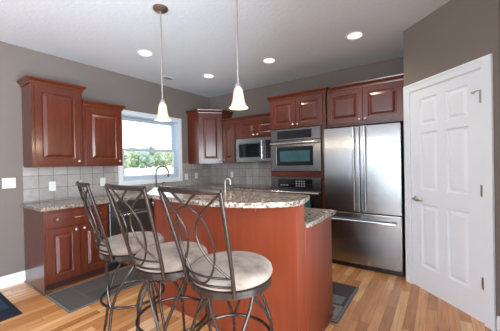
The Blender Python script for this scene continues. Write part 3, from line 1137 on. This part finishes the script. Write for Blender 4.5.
# ------------------------------------------------------------------ ceiling lamps
def pendant(label, x, y, zb):
    root = thing('pendant_light', label, 'pendant lamp', (x, y, CEIL), 0, 'pendant lamps over the bar')
    zb -= CEIL
    MB().lathe([(0, -0.0005), (0.066, -0.0005), (0.066, -0.012), (0.052, -0.026), (0.022, -0.036), (0, -0.036)], 28).build('canopy', 'bronze', root, True)
    MB().tube([(0, 0, -0.034), (0.002, 0, -0.3), (-0.002, 0, -0.6), (0, 0, zb + 0.185)], 0.0065, 8).build('rod', 'rod_metal', root, True)
    MB().lathe([(0, 0.192), (0.010, 0.192), (0.018, 0.180), (0.028, 0.162), (0.030, 0.150), (0.027, 0.144), (0, 0.144)], 22, T(0, 0, zb)).build('socket_cap', 'rod_metal', root, True)
    prof = [(q * 0.92, z) for q, z in [(0.028, 0.146), (0.036, 0.132), (0.041, 0.105), (0.046, 0.068), (0.053, 0.038), (0.064, 0.016), (0.076, 0.0), (0.073, 0.0), (0.060, 0.018), (0.049, 0.040), (0.042, 0.069), (0.037, 0.105), (0.032, 0.131), (0.026, 0.143)]]
    MB().lathe(prof, 32, T(0, 0, zb), cap=False).build('lamp_shade', 'shade_glass', root, True)
    MB().lathe([(0, 0.03), (0.016, 0.038), (0.021, 0.058), (0.016, 0.085), (0.010, 0.112), (0, 0.112)], 16, T(0, 0, zb)).build('light_bulb', 'bulb', root, True)
    l = bpy.data.lights.new('bulb_light', 'POINT')
    l.energy, l.color, l.shadow_soft_size = PENDANT_W, (1.0, 0.8, 0.55), 0.05
    lo2 = bpy.data.objects.new('bulb_light', l)
    COL.objects.link(lo2)
    lo2.parent = root
    lo2.location = (0, 0, zb - 0.06)


pendant('pendant lamp hanging in front of the sink window', 1.94, -2.665, 1.74)
pendant('pendant lamp nearest the camera, hanging left of the oven cabinet', 2.765, -2.615, 1.745)


def can(label, x, y):
    root = thing('recessed_light', label, 'ceiling lamp', (x, y, CEIL), 0, 'recessed ceiling lamps')
    MB().lathe([(0.10, -0.0005), (0.102, -0.006), (0.092, -0.010), (0.076, -0.004), (0.074, -0.0005)], 32, cap=False).build('trim_ring', 'white_trim', root, True)
    MB().lathe([(0, -0.0075), (0.05, -0.007), (0.073, -0.003), (0.0735, -0.001), (0, -0.001)], 28).build('lens', 'can_lens', root, True)
    l = bpy.data.lights.new('can_light', 'SPOT')
    l.energy, l.color, l.shadow_soft_size, l.spot_size, l.spot_blend = CAN_W, (1.0, 0.88, 0.72), 0.07, 2.3, 0.8
    lo2 = bpy.data.objects.new('can_light', l)
    COL.objects.link(lo2)
    lo2.parent = root
    lo2.location = (0, 0, -0.03)


can('recessed ceiling lamp nearest the left wall, left of the first pendant rod', 0.97, -2.18)
can('smallest recessed ceiling lamp, deep in the corner between the pendant rods', 0.98, -1.05)
can('recessed ceiling lamp right of the near pendant, before the oven cabinet', 2.08, -1.00)
can('largest recessed ceiling lamp, in front of the fridge cabinet', 3.22, -1.03)

v = thing('ceiling_vent', 'small white ceiling register beside the first pendant rod', 'vent', (0.40, -1.39, CEIL), 0)
MB().box(-0.06, 0.06, -0.09, 0.09, -0.008, -0.0005, 0.002).build('frame', 'white_trim', v)
vs = MB()
for i in range(6):
    vs.box(-0.045 + i * 0.016, -0.037 + i * 0.016, -0.078, 0.078, -0.012, -0.0085)
vs.build('louvres', 'grey_print', v)


# ------------------------------------------------------------------ switches and outlets
def plate(name, label, cat, loc, rz, w_, h_, kind):
    root = thing(name, label, cat, loc, rz)
    MB().box(-w_ / 2, w_ / 2, -0.006, 0.0, -h_ / 2, h_ / 2, 0.002).build('cover_plate', 'plate_white', root)
    if kind == 'switch':
        for x in (-0.024, 0.024):
            MB().box(x - 0.005, x + 0.005, -0.016, -0.0062, -0.011, 0.011, 0.002).build('toggle', 'plate_white', root)
    else:
        m = MB()
        for z in (-0.02, 0.02):
            m.lathe([(0, 0), (0.016, 0), (0.016, 0.003), (0, 0.003)], 16, T(0, -0.0062, z, PI / 2))
        m.build('socket', 'plate_white', root)
        s = MB()
        for z in (-0.02, 0.02):
            s.box(-0.007, -0.005, -0.0098, -0.0093, z - 0.004, z + 0.005).box(0.005, 0.007, -0.0098, -0.0093, z - 0.004, z + 0.005)
        s.build('slots', 'black_plastic', root)
    return root


plate('light_switch', 'white double light switch on the taupe wall left of the cabinets', 'switch', (0.0005, -3.299, 1.163), RL, 0.118, 0.117, 'switch')
plate('outlet', 'white outlet on the tiles under the taller left cabinet', 'outlet', (0.0085, -2.888, 1.095), RL, 0.072, 0.117, 'outlet')
plate('outlet', 'white outlet on the tiles just left of the sink window', 'outlet', (0.0085, -2.27, 1.11), RL, 0.072, 0.117, 'outlet')
plate('outlet', 'white outlet on the tiles right beside the window casing, above the counter', 'outlet', (0.0085, -0.70, 1.10), RL, 0.072, 0.117, 'outlet')
plate('outlet', 'white outlet on the left wall tiles below the corner cabinet', 'outlet', (0.0085, -0.444, 1.11), RL, 0.072, 0.117, 'outlet')
plate('outlet', 'white outlet on the back wall tiles left of the microwave', 'outlet', (0.577, -0.0085, 1.115), 0, 0.072, 0.117, 'outlet')


# ------------------------------------------------------------------ mats
m1 = thing('floor_mat', 'long grey woven mat beside the left base cabinets', 'mat', (0.925, -2.35, 0.001))
MB().box(-0.29, 0.29, -0.83, 0.83, 0, 0.007, 0.002).build('pile', 'rug_grey', m1)
bd = MB()
for (a, b, c_, d) in ((-0.29, 0.29, -0.83, -0.815), (-0.29, 0.29, 0.815, 0.83), (-0.29, -0.275, -0.815, 0.815), (0.275, 0.29, -0.815, 0.815)):
    bd.box(a, b, c_, d, 0.0072, 0.0085)
bd.build('binding', 'rug_border', m1)

m2 = thing('floor_mat', 'plum mat with grey and brown squares on the floor in front of the fridge', 'mat', (2.98, -1.64, 0.001))
MB().box(-0.32, 0.30, -0.37, 0.37, 0, 0.007, 0.002).build('pile', 'rug_plum', m2)
bd = MB()
for (a, b, c_, d) in ((0.275, 0.30, -0.37, 0.37), (-0.32, 0.275, -0.37, -0.345)):
    bd.box(a, b, c_, d, 0.0072, 0.0082)
bd.build('border', 'rug_border', m2)
for x0, x1, y0, y1, mt in ((0.0, 0.245, -0.075, 0.085, 'rug_border'), (0.0, 0.27, -0.335, -0.10, 'rug_square_grey'), (-0.28, -0.03, -0.33, -0.03, 'rug_square_brown')):
    MB().box(x0, x1, y0, y1, 0.0072, 0.0084).build('square', mt, m2)
MB().box(0.05, 0.215, -0.295, -0.145, 0.0086, 0.0094).build('square', 'rug_square_brown', m2)

m3 = thing('floor_mat', 'black mat with coloured squares at the lower left edge of the picture', 'mat', (0.455, -3.72, 0.001))
MB().box(-0.40, 0.40, -0.30, 0.30, 0, 0.007, 0.002).build('pile', 'rug_black', m3)
for x0, x1, y0, y1, mt in ((0.18, 0.33, 0.02, 0.15, 'rug_square_tan'), (0.02, 0.17, 0.02, 0.15, 'rug_square_brown'), (-0.12, 0.17, 0.165, 0.26, 'rug_square_blue'),
                           (-0.30, -0.02, 0.0, 0.15, 'rug_square_grey'), (0.02, 0.33, -0.2, 0.0, 'rug_square_blue'), (-0.3, 0.0, -0.24, -0.03, 'rug_square_brown')):
    MB().box(x0, x1, y0, y1, 0.0072, 0.0084).build('square', mt, m3)

# ------------------------------------------------------------------ outside the sink window
def lawn_z(x):
    return -0.5 + 1.35 * min(1.0, -x / 70.0)


struct(MB().prism([(-0.3, -0.8), (-0.3, -0.5), (-70, 0.85), (-260, 0.85), (-260, -0.8)], -120, 220, 0, Matrix(((1, 0, 0, 0), (0, 0, 1, 0), (0, 1, 0, 0), (0, 0, 0, 1)))).build('ground', 'lawn'), 'pale lawn outside the window', 'lawn')


def tree(label, x, y, h, wd_, mat):
    root = thing('tree', label, 'tree', (x, y, lawn_z(x) - 0.02), random.uniform(0, 6), 'trees across the lawn')
    MB().tube([(0, 0, 0), (0.05, 0.05, h * 0.3), (0, 0, h * 0.7)], 0.14, 8, r2=0.05).build('trunk', 'bark', root, True)
    c = MB()
    rnd = random.Random(int(x * 13 + y * 7))
    for i in range(20):
        a, rr, zz = rnd.uniform(0, 2 * PI), wd_ * math.sqrt(rnd.random()) * 0.75, rnd.uniform(0.14, 0.86) * h
        rr *= math.sin(PI * min(0.95, max(0.12, zz / h))) ** 0.6
        t = bmesh.new()
        bmesh.ops.create_icosphere(t, subdivisions=3, radius=rnd.uniform(0.26, 0.42) * wd_)
        for vv in t.verts:
            vv.co *= rnd.uniform(0.78, 1.18)
        c._merge(t, T(rr * math.cos(a), rr * math.sin(a), zz))
    c.build('crown', mat, root)


KIND = {'leaf': 'mid-green', 'leaf_olive': 'olive-green', 'leaf_blue': 'blue-green'}
TR = [(-62, 26, 4.99, 2.8, 'leaf'), (-72, 33, 5.93, 3.2, 'leaf_olive'), (-61, 32.5, 4.37, 2.4, 'leaf_olive'), (-68, 40, 5.62, 3.0, 'leaf'), (-60, 38.3, 4.21, 2.3, 'leaf_blue'), (-72, 47, 6.4, 3.2, 'leaf_blue'), (-61, 43.6, 4.68, 2.5, 'leaf'), (-73, 54.5, 5.77, 3.2, 'leaf_olive'), (-61, 49.5, 4.06, 2.4, 'leaf_olive'), (-64, 56, 4.84, 2.6, 'leaf'), (-70, 62.5, 5.46, 2.9, 'leaf_blue')]
for i, (x, y, h, wd_, mt) in enumerate(TR):
    place = ['at the far left of the window view', 'second from the left in the window view', 'low and third from the left in the window view', 'fourth from the left in the window view',
             'low and left of the middle of the window view', 'tall and in the middle of the window view', 'just right of the middle of the window view', 'behind the faucet spout in the window view',
             'low and near the right sash in the window view', 'beside the right sash in the window view', 'farthest right beyond the right sash of the window'][i]
    tree('%s tree across the lawn, %s' % (KIND[mt], place), x, y, h, wd_, mt)
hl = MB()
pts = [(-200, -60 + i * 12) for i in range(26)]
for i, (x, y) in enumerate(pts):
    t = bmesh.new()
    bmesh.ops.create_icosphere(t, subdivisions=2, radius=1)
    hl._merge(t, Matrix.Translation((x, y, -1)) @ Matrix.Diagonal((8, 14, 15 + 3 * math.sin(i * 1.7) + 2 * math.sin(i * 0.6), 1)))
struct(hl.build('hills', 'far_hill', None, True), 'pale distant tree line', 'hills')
